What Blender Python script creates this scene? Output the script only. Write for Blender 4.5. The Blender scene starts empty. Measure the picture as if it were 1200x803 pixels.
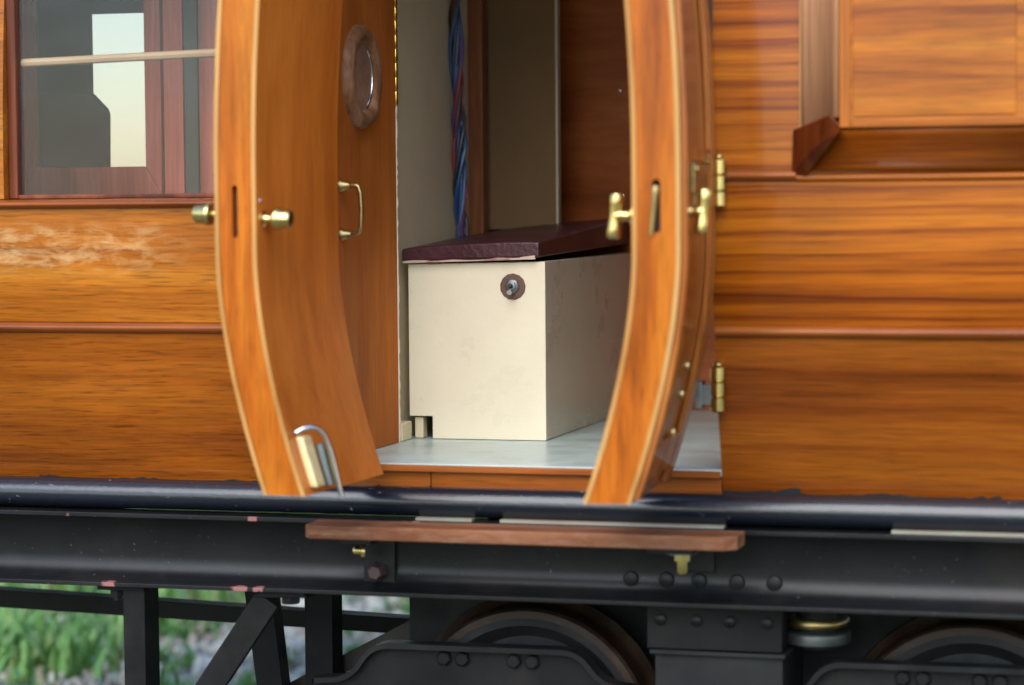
import bpy, bmesh, math, random
from mathutils import Vector, Matrix, Euler
random.seed(7)
R = math.radians
U = 0.0005            # one modelling unit = half a millimetre
scn = bpy.context.scene
COL = scn.collection

# ------------------------------------------------------------------ camera
cd = bpy.data.cameras.new('camera'); cam = bpy.data.objects.new('camera', cd); COL.objects.link(cam)
TH, PH, RO, DIST = R(15.72), R(3.215), R(-.46), 2950.0
C = Vector((DIST*math.sin(TH)*math.cos(PH), -DIST*math.cos(TH)*math.cos(PH), DIST*math.sin(PH)))
v = (-C).normalized(); r0 = v.cross(Vector((0, 0, 1))).normalized(); u0 = r0.cross(v)
rr = math.cos(RO)*r0 + math.sin(RO)*u0; uu = math.cos(RO)*u0 - math.sin(RO)*r0
m = Matrix((rr, uu, -v)).transposed().to_4x4(); m.translation = C*U
cam.matrix_world = m
cd.sensor_width = 36; cd.lens = 36*2950/1200
cd.clip_start = 0.05; cd.clip_end = 400
cd.dof.use_dof = True; cd.dof.focus_distance = 3270*U; cd.dof.aperture_fstop = 5.8
scn.camera = cam
# ------------------------------------------------------------------ sky, sun, exposure
SUN_EL, SUN_ROT = R(42), R(182)
w = bpy.data.worlds.new('World'); scn.world = w; w.use_nodes = True
nt = w.node_tree; bg = nt.nodes['Background']
sky = nt.nodes.new('ShaderNodeTexSky'); sky.sky_type = 'NISHITA'; sky.sun_disc = False
sky.sun_elevation = SUN_EL; sky.sun_rotation = SUN_ROT; sky.air_density = 1.2; sky.dust_density = .6; sky.ozone_density = 2.5
nt.links.new(sky.outputs[0], bg.inputs[0]); bg.inputs[1].default_value = 0.15
sd = bpy.data.lights.new('sun', 'SUN'); sd.energy = 1.7; sd.angle = R(55); sd.color = (1, .94, .86)
so = bpy.data.objects.new('sun', sd); COL.objects.link(so)
sdir = Vector((math.sin(SUN_ROT)*math.cos(SUN_EL), math.cos(SUN_ROT)*math.cos(SUN_EL), math.sin(SUN_EL)))
so.rotation_euler = (-sdir).to_track_quat('-Z', 'Y').to_euler(); so.location = (0, -2, 3)
vs = scn.view_settings; vs.view_transform = 'Standard'; vs.look = 'None'; vs.gamma = 1; vs.use_curve_mapping = False
vs.exposure = 1.17

# ------------------------------------------------------------------ materials
def newmat(name):
    mt = bpy.data.materials.new(name); mt.use_nodes = True
    t = mt.node_tree; return mt, t, t.nodes, t.links, t.nodes['Principled BSDF']
def ramp(N, pts, mode='LINEAR'):
    n = N.new('ShaderNodeValToRGB'); e = n.color_ramp; e.interpolation = mode
    while len(e.elements) < len(pts): e.elements.new(.5)
    for el, (p, c) in zip(e.elements, pts):
        el.position = p; el.color = (c, c, c, 1) if isinstance(c, (int, float)) else (*c, 1)
    return n
def noise(N, L, vec, scale, detail=3, rough=.5, dist=0):
    n = N.new('ShaderNodeTexNoise'); n.inputs['Scale'].default_value = scale; n.inputs['Detail'].default_value = detail
    n.inputs['Roughness'].default_value = rough; n.inputs['Distortion'].default_value = dist
    L.new(vec, n.inputs['Vector']); return n.outputs['Fac']
def mul(N, L, a, b, fac=1.0, mode='MULTIPLY'):
    n = N.new('ShaderNodeMix'); n.data_type = 'RGBA'; n.blend_type = mode; n.clamp_factor = True
    if isinstance(fac, (int, float)): n.inputs[0].default_value = fac
    else: L.new(fac, n.inputs[0])
    for s, x in ((6, a), (7, b)):
        if isinstance(x, tuple): n.inputs[s].default_value = (*x, 1)
        else: L.new(x, n.inputs[s])
    return n.outputs[2]
def math_(N, L, op, a, b=0.0):
    n = N.new('ShaderNodeMath'); n.operation = op
    for s, x in ((0, a), (1, b)):
        if isinstance(x, (int, float)): n.inputs[s].default_value = x
        else: L.new(x, n.inputs[s])
    return n.outputs[0]
def coords(N, L, axis=None, stretch=.04):
    tc = N.new('ShaderNodeTexCoord'); oi = N.new('ShaderNodeObjectInfo')
    ad = N.new('ShaderNodeVectorMath'); ad.operation = 'ADD'
    L.new(tc.outputs['Object'], ad.inputs[0])
    sc = N.new('ShaderNodeMath'); sc.operation = 'MULTIPLY'; sc.inputs[1].default_value = 3.0
    L.new(oi.outputs['Random'], sc.inputs[0]); L.new(sc.outputs[0], ad.inputs[1])
    raw = ad.outputs[0]
    if axis is None: return raw, raw, tc.outputs['Object']
    mp = N.new('ShaderNodeMapping'); s = [1, 1, 1]; s['XYZ'.index(axis)] = stretch
    mp.inputs['Scale'].default_value = s
    wv = N.new('ShaderNodeTexNoise'); wv.inputs['Scale'].default_value = 7; wv.inputs['Detail'].default_value = 1
    L.new(raw, wv.inputs['Vector'])
    mx = N.new('ShaderNodeVectorMath'); mx.operation = 'MULTIPLY_ADD'
    L.new(wv.outputs['Color'], mx.inputs[0]); mx.inputs[1].default_value = (.012, .005, .005)
    L.new(raw, mx.inputs[2]); L.new(mx.outputs[0], mp.inputs['Vector'])
    return mp.outputs[0], raw, tc.outputs['Object']
def wood(name, dark, mid, light, axis='X', band=70, fine=520, lo=.36, hi=.64, finek=.72, rough=.34, coat=.55, coatr=.07, pores=0., stretch=.035, pale_patch=None, lines=None):
    mt, t, N, L, b = newmat(name)
    g, raw, ob = coords(N, L, axis, stretch)
    n1 = noise(N, L, g, band, 3, .55); n2 = noise(N, L, g, fine, 3, .6); n3 = noise(N, L, raw, 9, 2)
    rp = ramp(N, [(lo, dark), ((lo+hi)/2, mid), (hi, light)]); L.new(n1, rp.inputs[0])
    r2 = ramp(N, [(.3, finek), (.62, 1.06)]); L.new(n2, r2.inputs[0])
    r3 = ramp(N, [(.3, .82), (.7, 1.12)]); L.new(n3, r3.inputs[0])
    c = mul(N, L, rp.outputs[0], r2.outputs[0]); c = mul(N, L, c, r3.outputs[0])
    if pores:
        n4 = noise(N, L, g, fine*2.2, 2, .5); r4 = ramp(N, [(.57, 0.0), (.65, 1.0)]); L.new(n4, r4.inputs[0])
        c = mul(N, L, c, (.28, .2, .15), math_(N, L, 'MULTIPLY', r4.outputs[0], pores))
    if lines:     # the dark late-wood lines of slash-sawn softwood
        per, dcol, k = lines; wt = N.new('ShaderNodeTexWave'); wt.wave_type = 'BANDS'; wt.bands_direction = 'Z'; wt.wave_profile = 'SAW'
        wt.inputs['Scale'].default_value = 6.283/20/(per*U); wt.inputs['Distortion'].default_value = 3.2; wt.inputs['Detail'].default_value = 3
        wt.inputs['Detail Scale'].default_value = 22*U/.001*.6; wt.inputs['Detail Roughness'].default_value = .45
        L.new(g, wt.inputs['Vector']); rl_ = ramp(N, [(.0, .1), (.5, .0), (.8, .35), (.94, 1.0), (1.0, .1)]); L.new(wt.outputs['Fac'], rl_.inputs[0])
        c = mul(N, L, c, dcol, math_(N, L, 'MULTIPLY', rl_.outputs[0], k))
    ro = ramp(N, [(.3, rough*.75), (.7, rough*1.3)]); L.new(n3, ro.inputs[0])
    rfin = ro.outputs[0]
    if pale_patch:      # a pale, rougher patch broken up by noise
        (x0, x1, z0, z1, col, k) = pale_patch; z0 += 310; z1 += 310   # measured from the carriage's base
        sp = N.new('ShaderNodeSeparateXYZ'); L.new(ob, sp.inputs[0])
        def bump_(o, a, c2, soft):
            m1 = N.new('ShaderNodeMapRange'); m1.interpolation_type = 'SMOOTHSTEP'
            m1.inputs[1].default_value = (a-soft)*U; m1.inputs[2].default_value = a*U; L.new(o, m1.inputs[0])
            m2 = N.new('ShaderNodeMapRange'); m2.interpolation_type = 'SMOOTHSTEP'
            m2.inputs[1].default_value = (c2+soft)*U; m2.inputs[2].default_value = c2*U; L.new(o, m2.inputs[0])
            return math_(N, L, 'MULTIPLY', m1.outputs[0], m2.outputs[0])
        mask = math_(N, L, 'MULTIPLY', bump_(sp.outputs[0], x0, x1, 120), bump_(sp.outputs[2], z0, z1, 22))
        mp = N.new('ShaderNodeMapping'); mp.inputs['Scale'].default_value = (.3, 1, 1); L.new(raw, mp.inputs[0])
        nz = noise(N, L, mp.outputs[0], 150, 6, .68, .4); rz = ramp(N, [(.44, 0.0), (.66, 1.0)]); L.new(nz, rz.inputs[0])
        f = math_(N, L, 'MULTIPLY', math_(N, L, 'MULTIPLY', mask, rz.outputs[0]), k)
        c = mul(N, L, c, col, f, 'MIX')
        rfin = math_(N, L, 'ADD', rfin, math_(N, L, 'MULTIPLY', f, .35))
    L.new(c, b.inputs['Base Color']); L.new(rfin, b.inputs['Roughness'])
    b.inputs['Coat Weight'].default_value = coat*.5; b.inputs['Coat Roughness'].default_value = coatr; b.inputs['Specular IOR Level'].default_value = .14
    bp = N.new('ShaderNodeBump'); bp.inputs['Strength'].default_value = .12; bp.inputs['Distance'].default_value = .0004
    L.new(n2, bp.inputs['Height']); L.new(bp.outputs[0], b.inputs['Normal'])
    bc = N.new('ShaderNodeBump'); bc.inputs['Strength'].default_value = .05; bc.inputs['Distance'].default_value = .002
    L.new(n3, bc.inputs['Height']); L.new(bc.outputs[0], b.inputs['Coat Normal'])
    return mt
def paint(name, col, rough=.4, var=.12, coat=0., grime=None, gscale=40, glo=.58, ghi=.72, gk=.6, bump=.08, metallic=0., spec=.5):
    mt, t, N, L, b = newmat(name); raw, _, ob = coords(N, L)
    n = noise(N, L, raw, 25, 4, .6); rp = ramp(N, [(.3, 1-var), (.7, 1+var*.6)]); L.new(n, rp.inputs[0])
    c = mul(N, L, tuple(col), rp.outputs[0])
    if grime:
        n2 = noise(N, L, raw, gscale, 6, .65); r2 = ramp(N, [(glo, 0.0), (ghi, 1.0)]); L.new(n2, r2.inputs[0])
        c = mul(N, L, c, tuple(grime), math_(N, L, 'MULTIPLY', r2.outputs[0], gk), 'MIX')
    L.new(c, b.inputs['Base Color'])
    rr_ = ramp(N, [(.3, rough*.8), (.7, min(1, rough*1.25))]); L.new(n, rr_.inputs[0]); L.new(rr_.outputs[0], b.inputs['Roughness'])
    b.inputs['Metallic'].default_value = metallic; b.inputs['Coat Weight'].default_value = coat
    b.inputs['Specular IOR Level'].default_value = spec
    n5 = noise(N, L, raw, 260, 3, .6); bp = N.new('ShaderNodeBump'); bp.inputs['Strength'].default_value = bump; bp.inputs['Distance'].default_value = .0006
    L.new(n5, bp.inputs['Height']); L.new(bp.outputs[0], b.inputs['Normal'])
    return mt
M = {}
M['fir'] = wood('varnished_fir', (.22, .047, .002), (.38, .095, .003), (.46, .132, .005), band=75, lo=.3, hi=.62, finek=.68, pores=.4, stretch=.02, lines=(24, (.50, .34, .2), 1.0))
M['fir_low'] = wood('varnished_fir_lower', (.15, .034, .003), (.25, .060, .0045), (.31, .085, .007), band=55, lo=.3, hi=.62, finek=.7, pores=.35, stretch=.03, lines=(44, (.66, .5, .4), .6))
M['fir_panel'] = wood('varnished_lookout_panel', (.27, .064, .004), (.40, .108, .005), (.47, .145, .009), band=95, lo=.3, hi=.64, finek=.68, pores=.35, stretch=.04, lines=(60, (.6, .42, .3), .7))
M['fir_v'] = wood('varnished_fir_upright', (.28, .064, .003), (.38, .098, .004), (.45, .135, .006), axis='Z', band=70, lo=.3, hi=.62, finek=.8, stretch=.03)
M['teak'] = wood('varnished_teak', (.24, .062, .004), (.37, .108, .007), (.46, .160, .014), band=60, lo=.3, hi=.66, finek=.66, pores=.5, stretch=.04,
                 pale_patch=(-760, -500, 96, 128, (.66, .43, .19), .55))
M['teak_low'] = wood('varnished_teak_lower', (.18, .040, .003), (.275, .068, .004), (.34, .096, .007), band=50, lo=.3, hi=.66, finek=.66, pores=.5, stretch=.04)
M['bead'] = wood('mahogany_bead', (.16, .036, .008), (.27, .070, .013), (.34, .10, .02), band=60, fine=400)
M['core'] = wood('door_edge_wood', (.24, .050, .002), (.40, .094, .004), (.50, .150, .010), axis='Z', band=75, fine=420, lo=.3, hi=.66, finek=.76, pores=.3, coat=.3, stretch=.06)
M['skin'] = wood('door_ply_skin', (.46, .112, .013), (.57, .155, .020), (.65, .20, .030), axis='Z', band=40, fine=330, lo=.25, hi=.7, finek=.88, stretch=.1, coat=.5, coatr=.12)
M['outer'] = wood('door_outer_skin', (.20, .05, .01), (.33, .09, .016), (.42, .14, .028), axis='Z', band=50, fine=400, coat=.6)
M['pale'] = wood('pale_ply_edge', (.40, .17, .04), (.50, .25, .075), (.58, .33, .12), axis='Z', band=40, fine=300, finek=.85, coat=.15)
M['mahog'] = wood('mahogany', (.09, .022, .010), (.17, .045, .020), (.23, .066, .03), axis='Z', band=55, fine=420, finek=.7, coat=.25)
M['mahog_h'] = wood('mahogany_rail', (.09, .022, .010), (.17, .045, .020), (.23, .066, .03), axis='X', band=55, fine=420, finek=.7, coat=.25)
M['mahog_in'] = wood('mahogany_inner_frame', (.28, .062, .045), (.44, .108, .080), (.52, .15, .115), axis='Z', band=55, fine=420, finek=.75, coat=.2)
M['hip'] = wood('dark_red_mahogany', (.07, .012, .003), (.14, .028, .006), (.20, .045, .010), axis='Z', band=60, fine=400, coat=.6)
M['cove'] = wood('sky_sheen_mahogany', (.46, .20, .095), (.54, .26, .135), (.58, .30, .16), axis='Z', band=30, fine=300, coat=.8, coatr=.04)  # sky reflection worked into the wood as a lighter lilac tone
M['back'] = wood('back_wall_mahogany', (.25, .055, .010), (.35, .082, .016), (.42, .11, .024), axis='X', band=30, fine=300, finek=.86, coat=.4, stretch=.2)
M['skinwall'] = wood('vestibule_ply', (.36, .090, .012), (.45, .120, .018), (.52, .155, .026), axis='Z', band=40, fine=330, lo=.25, hi=.7, finek=.88, stretch=.1, coat=0, rough=.7)
M['postwood'] = wood('brown_post', (.15, .05, .02), (.25, .085, .035), (.32, .12, .05), axis='Z', band=50, fine=420, coat=.15)
M['ring'] = wood('weathered_ring_wood', (.17, .075, .034), (.27, .125, .062), (.36, .19, .105), axis='Z', band=90, fine=500, coat=.1, rough=.55, stretch=.3)
M['lathwood'] = wood('pale_lath', (.50, .30, .17), (.60, .38, .23), (.66, .45, .29), axis='X', band=80, fine=500, finek=.9, coat=.1)
M['foot'] = wood('footboard_wood', (.13, .045, .020), (.21, .077, .033), (.28, .115, .055), axis='X', band=70, fine=450, finek=.7, coat=.12, rough=.5, pale_patch=(-240, 290, -240, -205, (.32, .20, .14), .35))  # worn wood, paler in patches
M['cream'] = paint('cream_paint', (.84, .755, .57), .3, .05, .25, (.60, .46, .28), 110, .68, .78, .25, bump=.2)
M['cream_dk'] = paint('stone_paint', (.52, .44, .31), .45, .08)
M['cream_wall'] = paint('ivory_wall_paint', (.74, .62, .41), .5, .07, 0, (.45, .36, .24), 22, .6, .8, .35)
M['shaded_wall'] = paint('shaded_beige_paint', (.19, .112, .053), .8, .10, spec=.15)  # beige paint, browned to carry the compartment's shade
M['floor'] = paint('grey_green_floor_paint', (.50, .63, .61), .35, .14, .1, (.30, .29, .25), 24, .5, .72, .6)
M['maroon'] = paint('maroon_leathercloth', (.060, .015, .021), .34, .25, .0, bump=.6)
M['lining'] = paint('torn_lining', (.62, .48, .36), .8, .3, 0, (.30, .10, .08), 60, .5, .6, .8)
M['black'] = paint('black_paint', (.006, .0062, .0072), .42, .3, .0, (.020, .017, .015), 36, .5, .72, .7, spec=.25)
M['black_sat'] = paint('satin_black_paint', (.005, .0052, .0062), .5, .3, .0, (.018, .0145, .012), 24, .48, .72, .7, spec=.2)
M['undark'] = paint('near_black_underside', (.0045, .0045, .005), .7, .3)  # flat near-black for the parts below the floor
M['brownsteel'] = paint('rust_brown_steel', (.024, .0125, .007), .45, .4, 0, (.075, .040, .023), 45, .5, .72, .7, .3, .3)
M['strut'] = paint('brown_black_steel', (.022, .016, .013), .5, .4, 0, (.05, .034, .026), 30, .5, .7, .6)
M['boltrust'] = paint('rusty_bolt', (.06, .03, .028), .5, .4)
M['brass'] = paint('brass', (.72, .55, .22), .24, .25, 0, (.30, .33, .16), 90, .55, .7, .5, .05, 1.0)
M['brass_old'] = paint('dull_brass', (.50, .36, .15), .36, .3, 0, (.17, .19, .11), 90, .5, .68, .6, .1, 1.0)
M['brass_pale'] = paint('worn_pale_brass', (.78, .62, .33), .5, .35, 0, (.55, .33, .10), 70, .5, .7, .7, .15, .35)
M['steel'] = paint('bright_steel', (.62, .61, .62), .25, .15, metallic=1.0)
M['galv'] = paint('galvanised_steel', (.24, .26, .26), .45, .3, metallic=.9)
M['goldpin'] = paint('gold_hinge', (.75, .45, .09), .25, .2, metallic=1.0)
M['hole'] = paint('dark_slot', (.035, .014, .008), .7, .2)
M['wear_ring'] = paint('brown_stain', (.16, .075, .055), .6, .4)
M['rubber'] = paint('black_wire', (.012, .012, .014), .4, .1)
M['blue'] = paint('blue_wire', (.010, .065, .20), .35, .1)
M['red'] = paint('red_wire', (.25, .014, .03), .35, .1)
M['greyfab'] = paint('grey_cloth', (.060, .062, .060), .85, .2)
M['drabboard'] = paint('dark_green_grey_cloth', (.030, .034, .032), .9, .3, 0, (.06, .06, .055), 20, .5, .8, .5, bump=0)
M['gap_light'] = paint('pale_gap_daylight', (.27, .23, .18), .5, .15, 0, (.22, .32, .22), 26, .58, .66, .4)  # pale with green, standing for daylight behind the solebar gap
M['stone'] = None
def sole_mat():
    mt, t, N, L, b = newmat('chipped_black_solebar'); raw, _, ob = coords(N, L)
    sp = N.new('ShaderNodeSeparateXYZ'); L.new(ob, sp.inputs[0])
    n = noise(N, L, raw, 30, 4, .6); rp = ramp(N, [(.3, .7), (.7, 1.3)]); L.new(n, rp.inputs[0])
    c = mul(N, L, (.0065, .0067, .008), rp.outputs[0])
    fl = noise(N, L, raw, 420, 2, .5); rf = ramp(N, [(.72, 0.0), (.76, 1.0)]); L.new(fl, rf.inputs[0])
    c = mul(N, L, c, (.28, .28, .29), math_(N, L, 'MULTIPLY', rf.outputs[0], .25), 'MIX')
    du = noise(N, L, raw, 16, 5, .65); rd2 = ramp(N, [(.5, 0.0), (.72, 1.0)]); L.new(du, rd2.inputs[0])
    c = mul(N, L, c, (.017, .014, .013), math_(N, L, 'MULTIPLY', rd2.outputs[0], .8), 'MIX')
    # pink primer showing where the flange edges are knocked
    mp = N.new('ShaderNodeMapping'); mp.inputs['Scale'].default_value = (.55, .2, .2); L.new(raw, mp.inputs[0])
    n2 = noise(N, L, mp.outputs[0], 60, 3, .55); r2 = ramp(N, [(.66, 0.0), (.675, 1.0)]); L.new(n2, r2.inputs[0])
    fr = math_(N, L, 'LESS_THAN', sp.outputs[1], SOLE_Y*U)
    c = mul(N, L, c, (.33, .13, .12), math_(N, L, 'MULTIPLY', math_(N, L, 'MULTIPLY', r2.outputs[0], fr), .85), 'MIX')
    L.new(c, b.inputs['Base Color']); b.inputs['Roughness'].default_value = .36; b.inputs['Specular IOR Level'].default_value = .28
    n5 = noise(N, L, raw, 180, 3, .6); bp = N.new('ShaderNodeBump'); bp.inputs['Strength'].default_value = .12; bp.inputs['Distance'].default_value = .0006
    L.new(n5, bp.inputs['Height']); L.new(bp.outputs[0], b.inputs['Normal']); return mt
SOLE_Y = 17.0 - 500
M['sole'] = sole_mat()
def pipe_mat():
    mt, t, N, L, b = newmat('flecked_black_rail'); raw, _, ob = coords(N, L)
    mp = N.new('ShaderNodeMapping'); mp.inputs['Scale'].default_value = (.45, 1, 1); L.new(raw, mp.inputs[0])
    f = noise(N, L, mp.outputs[0], 330, 3, .6); g = noise(N, L, raw, 22, 2)
    r1 = ramp(N, [(.66, 0.0), (.72, 1.0)]); L.new(f, r1.inputs[0]); r2 = ramp(N, [(.45, 0.0), (.62, 1.0)]); L.new(g, r2.inputs[0])
    c = mul(N, L, (.007, .0095, .017), (.42, .43, .45), math_(N, L, 'MULTIPLY', math_(N, L, 'MULTIPLY', r1.outputs[0], r2.outputs[0]), .8), 'MIX')  # base tinted blue to stand for the sky's highlight along the rail
    L.new(c, b.inputs['Base Color']); b.inputs['Roughness'].default_value = .26; b.inputs['Coat Weight'].default_value = .4; b.inputs['Coat Roughness'].default_value = .22
    bp = N.new('ShaderNodeBump'); bp.inputs['Strength'].default_value = .2; bp.inputs['Distance'].default_value = .001
    L.new(f, bp.inputs['Height']); L.new(bp.outputs[0], b.inputs['Normal']); return mt
M['pipe'] = pipe_mat()
def glass_mat(name, tint, dust, dustcol, gl=.1):
    mt, t, N, L, b = newmat(name); N.remove(b); out = N['Material Output']; raw, _, ob = coords(N, L)
    tr = N.new('ShaderNodeBsdfTransparent'); tr.inputs[0].default_value = (*tint, 1)
    gy = N.new('ShaderNodeBsdfGlossy'); gy.inputs['Roughness'].default_value = .03
    df = N.new('ShaderNodeBsdfDiffuse'); df.inputs[0].default_value = (*dustcol, 1)
    fr = N.new('ShaderNodeFresnel'); fr.inputs[0].default_value = 1.27
    m1 = N.new('ShaderNodeMixShader'); m2 = N.new('ShaderNodeMixShader')
    nz = noise(N, L, raw, 26, 6, .7); rz = ramp(N, [(.35, dust*.6), (.75, dust*1.6)]); L.new(nz, rz.inputs[0])
    L.new(rz.outputs[0], m1.inputs[0]); L.new(tr.outputs[0], m1.inputs[1]); L.new(df.outputs[0], m1.inputs[2])
    L.new(fr.outputs[0], m2.inputs[0]); L.new(m1.outputs[0], m2.inputs[1]); L.new(gy.outputs[0], m2.inputs[2])
    L.new(m2.outputs[0], out.inputs[0]); return mt
M['glass'] = glass_mat('dusty_window_glass', (.95, .97, .97), .026, (.46, .47, .50))
M['clear'] = glass_mat('clear_window_glass', (.80, .79, .79), .006, (.5, .52, .52))
M['portglass'] = glass_mat('porthole_glass', (.6, .42, .34), .85, (.36, .20, .13))

# ------------------------------------------------------------------ mesh builder
class MB:
    def __init__(s): s.v = []; s.f = []; s.m = []
    def add(s, vs, fs, mi=0):
        o = len(s.v); s.v += [tuple(p) for p in vs]
        for f in fs: s.f.append(tuple(i+o for i in f)); s.m.append(mi)
        return s
    def box(s, x0, x1, y0, y1, z0, z1, mi=0):
        p = [(x, y, z) for x in (x0, x1) for y in (y0, y1) for z in (z0, z1)]
        return s.add(p, [(0, 1, 3, 2), (4, 6, 7, 5), (0, 4, 5, 1), (2, 3, 7, 6), (0, 2, 6, 4), (1, 5, 7, 3)], mi)
    def prism(s, pts, d0, d1, axis='Y', mi=0):
        n = len(pts)
        mk = {'Y': lambda a, b, d: (a, d, b), 'X': lambda a, b, d: (d, a, b), 'Z': lambda a, b, d: (a, b, d)}[axis]
        vs = [mk(a, b, d0) for a, b in pts] + [mk(a, b, d1) for a, b in pts]
        fs = [tuple(range(n)), tuple(range(2*n-1, n-1, -1))] + [(i, i+n, (i+1) % n+n, (i+1) % n) for i in range(n)]
        return s.add(vs, fs, mi)
    def lathe(s, prof, o, d, n=20, mi=0, caps=True):
        d = Vector(d).normalized(); a = d.orthogonal().normalized(); b = d.cross(a); o = Vector(o)
        vs = [o + d*h + (a*math.cos(2*math.pi*i/n) + b*math.sin(2*math.pi*i/n))*max(r, .01) for r, h in prof for i in range(n)]
        k = len(prof)
        fs = [(j*n+i, j*n+(i+1) % n, (j+1)*n+(i+1) % n, (j+1)*n+i) for j in range(k-1) for i in range(n)]
        if caps: fs += [tuple(range(n-1, -1, -1)), tuple(range((k-1)*n, k*n))]
        return s.add(vs, fs, mi)
    def tube(s, path, r, n=8, mi=0):
        P = [Vector(p) for p in path]; vs = []; k = len(P); ref = None
        for i, p in enumerate(P):
            t = (P[min(i+1, k-1)] - P[max(i-1, 0)]).normalized()
            if ref is None: ref = t.orthogonal().normalized()
            ref = (ref - t*ref.dot(t)).normalized(); b = t.cross(ref)
            rad = r[i] if isinstance(r, (list, tuple)) else r
            vs += [p + (ref*math.cos(2*math.pi*j/n) + b*math.sin(2*math.pi*j/n))*rad for j in range(n)]
        fs = [(i*n+j, i*n+(j+1) % n, (i+1)*n+(j+1) % n, (i+1)*n+j) for i in range(k-1) for j in range(n)]
        fs += [tuple(range(n-1, -1, -1)), tuple(range((k-1)*n, k*n))]
        return s.add(vs, fs, mi)
    def slab(s, cols, y0, y1, nz=28, prof=None, edge=0):
        # curved board: cols = [(x, zbottom, ztop), ...]; y0 outer face, y1 inner face, both follow the side's profile
        prof = prof or yin; nc = len(cols); g = []
        for yy in (y0, y1):
            for (x, zb, zt) in cols:
                for j in range(nz+1):
                    z = zb + (zt-zb)*j/nz; g.append((x, yy+prof(z), z))
        S = nc*(nz+1); fs = []; ms = []
        for i in range(nc-1):
            for j in range(nz):
                a = i*(nz+1)+j; b = a+nz+1
                fs.append((a, b, b+1, a+1)); ms.append(0); fs.append((S+a, S+a+1, S+b+1, S+b)); ms.append(0)
            for j in (0, nz):
                a = i*(nz+1)+j; b = a+nz+1
                fs.append((a, S+a, S+b, b) if j == 0 else (a, b, S+b, S+a)); ms.append(edge)
        for i in (0, nc-1):
            for j in range(nz):
                a = i*(nz+1)+j
                fs.append((a, a+1, S+a+1, S+a) if i == 0 else (a, S+a, S+a+1, a+1)); ms.append(edge)
        o = len(s.v); s.v += g
        for f, q in zip(fs, ms): s.f.append(tuple(i+o for i in f)); s.m.append(q)
        return s
def yin(z):
    if z < 110: return 51*((110-z)/257.)**1.7
    if z > 200: return 8*((z-200)/190.)**2 if z < 480 else 17.4+.12*(z-480)
    return 0.
ORG = {}
def link(o, parent):
    COL.objects.link(o)
    if parent is not None: o.parent = parent
def obj(name, mb, mat, parent=None, local=False, bevel=0, smooth=40, loc=(0, 0, 0), rz=0, label=None, kind=None, seg=2):
    # vertices come in carriage units; unless local, the parent's base is subtracted so the part sits where it was drawn
    me = bpy.data.meshes.new(name)
    org = ORG.get(parent.name, Vector((0, 0, 0))) if (parent and not local) else Vector((0, 0, 0))
    me.from_pydata([((x-org[0])*U, (y-org[1])*U, (z-org[2])*U) for x, y, z in mb.v], [], mb.f)
    for k in (mat if isinstance(mat, (list, tuple)) else [mat]): me.materials.append(M[k] if isinstance(k, str) else k)
    me.polygons.foreach_set('material_index', mb.m)
    bm = bmesh.new(); bm.from_mesh(me); bmesh.ops.recalc_face_normals(bm, faces=bm.faces); bm.to_mesh(me); bm.free()
    if smooth:
        me.polygons.foreach_set('use_smooth', [True]*len(me.polygons)); me.set_sharp_from_angle(angle=R(smooth))
    o = bpy.data.objects.new(name, me); link(o, parent)
    o.location = Vector(loc)*U; o.rotation_euler = (0, 0, rz)
    if parent is not None and not local: ORG[o.name] = org
    if bevel:
        b = o.modifiers.new('bevel', 'BEVEL'); b.width = bevel*U; b.segments = seg; b.limit_method = 'ANGLE'; b.angle_limit = R(35); b.harden_normals = True
    if label: o['label'] = label
    if kind: o['kind'] = kind
    return o
def thing(name, loc, label, cat, group=None):
    o = bpy.data.objects.new(name, None); COL.objects.link(o); o.location = Vector(loc)*U; o.empty_display_size = .02
    o['label'] = label; o['category'] = cat
    if group: o['group'] = group
    ORG[o.name] = Vector(loc); return o
def B(*a): return MB().box(*a)
def half_bead(x0, x1, zc, h, out, base=0):
    pts = [(base+8, zc-h/2)] + [(base-out*math.sin(math.pi*i/10)**.7, zc-h/2+h*i/10) for i in range(0, 11)] + [(base+8, zc+h/2)]
    return MB().prism(pts, x0, x1, 'X')

# ------------------------------------------------------------------ ground
GZ = -690.0
def ground_mat():
    mt, t, N, L, b = newmat('gravelly_earth'); tc = N.new('ShaderNodeTexCoord'); ob = tc.outputs['Object']
    a = noise(N, L, ob, 5, 5, .6); c = noise(N, L, ob, 60, 5, .7)
    r1 = ramp(N, [(.38, (.10, .14, .045)), (.55, (.17, .165, .12)), (.7, (.24, .23, .20))]); L.new(a, r1.inputs[0])
    r2 = ramp(N, [(.3, .45), (.7, 1.35)]); L.new(c, r2.inputs[0])
    L.new(mul(N, L, r1.outputs[0], r2.outputs[0]), b.inputs['Base Color']); b.inputs['Roughness'].default_value = .95
    bp = N.new('ShaderNodeBump'); bp.inputs['Strength'].default_value = .6; bp.inputs['Distance'].default_value = .01
    L.new(c, bp.inputs['Height']); L.new(bp.outputs[0], b.inputs['Normal']); return mt
me = bpy.data.meshes.new('ground'); g = 200.0
me.from_pydata([(-g, -g, GZ*U), (g, -g, GZ*U), (g, g, GZ*U), (-g, g, GZ*U)], [], [(0, 1, 2, 3)]); me.materials.append(ground_mat())
o = bpy.data.objects.new('ground', me); COL.objects.link(o); o['kind'] = 'structure'; o['label'] = 'gravelly earth under and behind the carriage'
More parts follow.
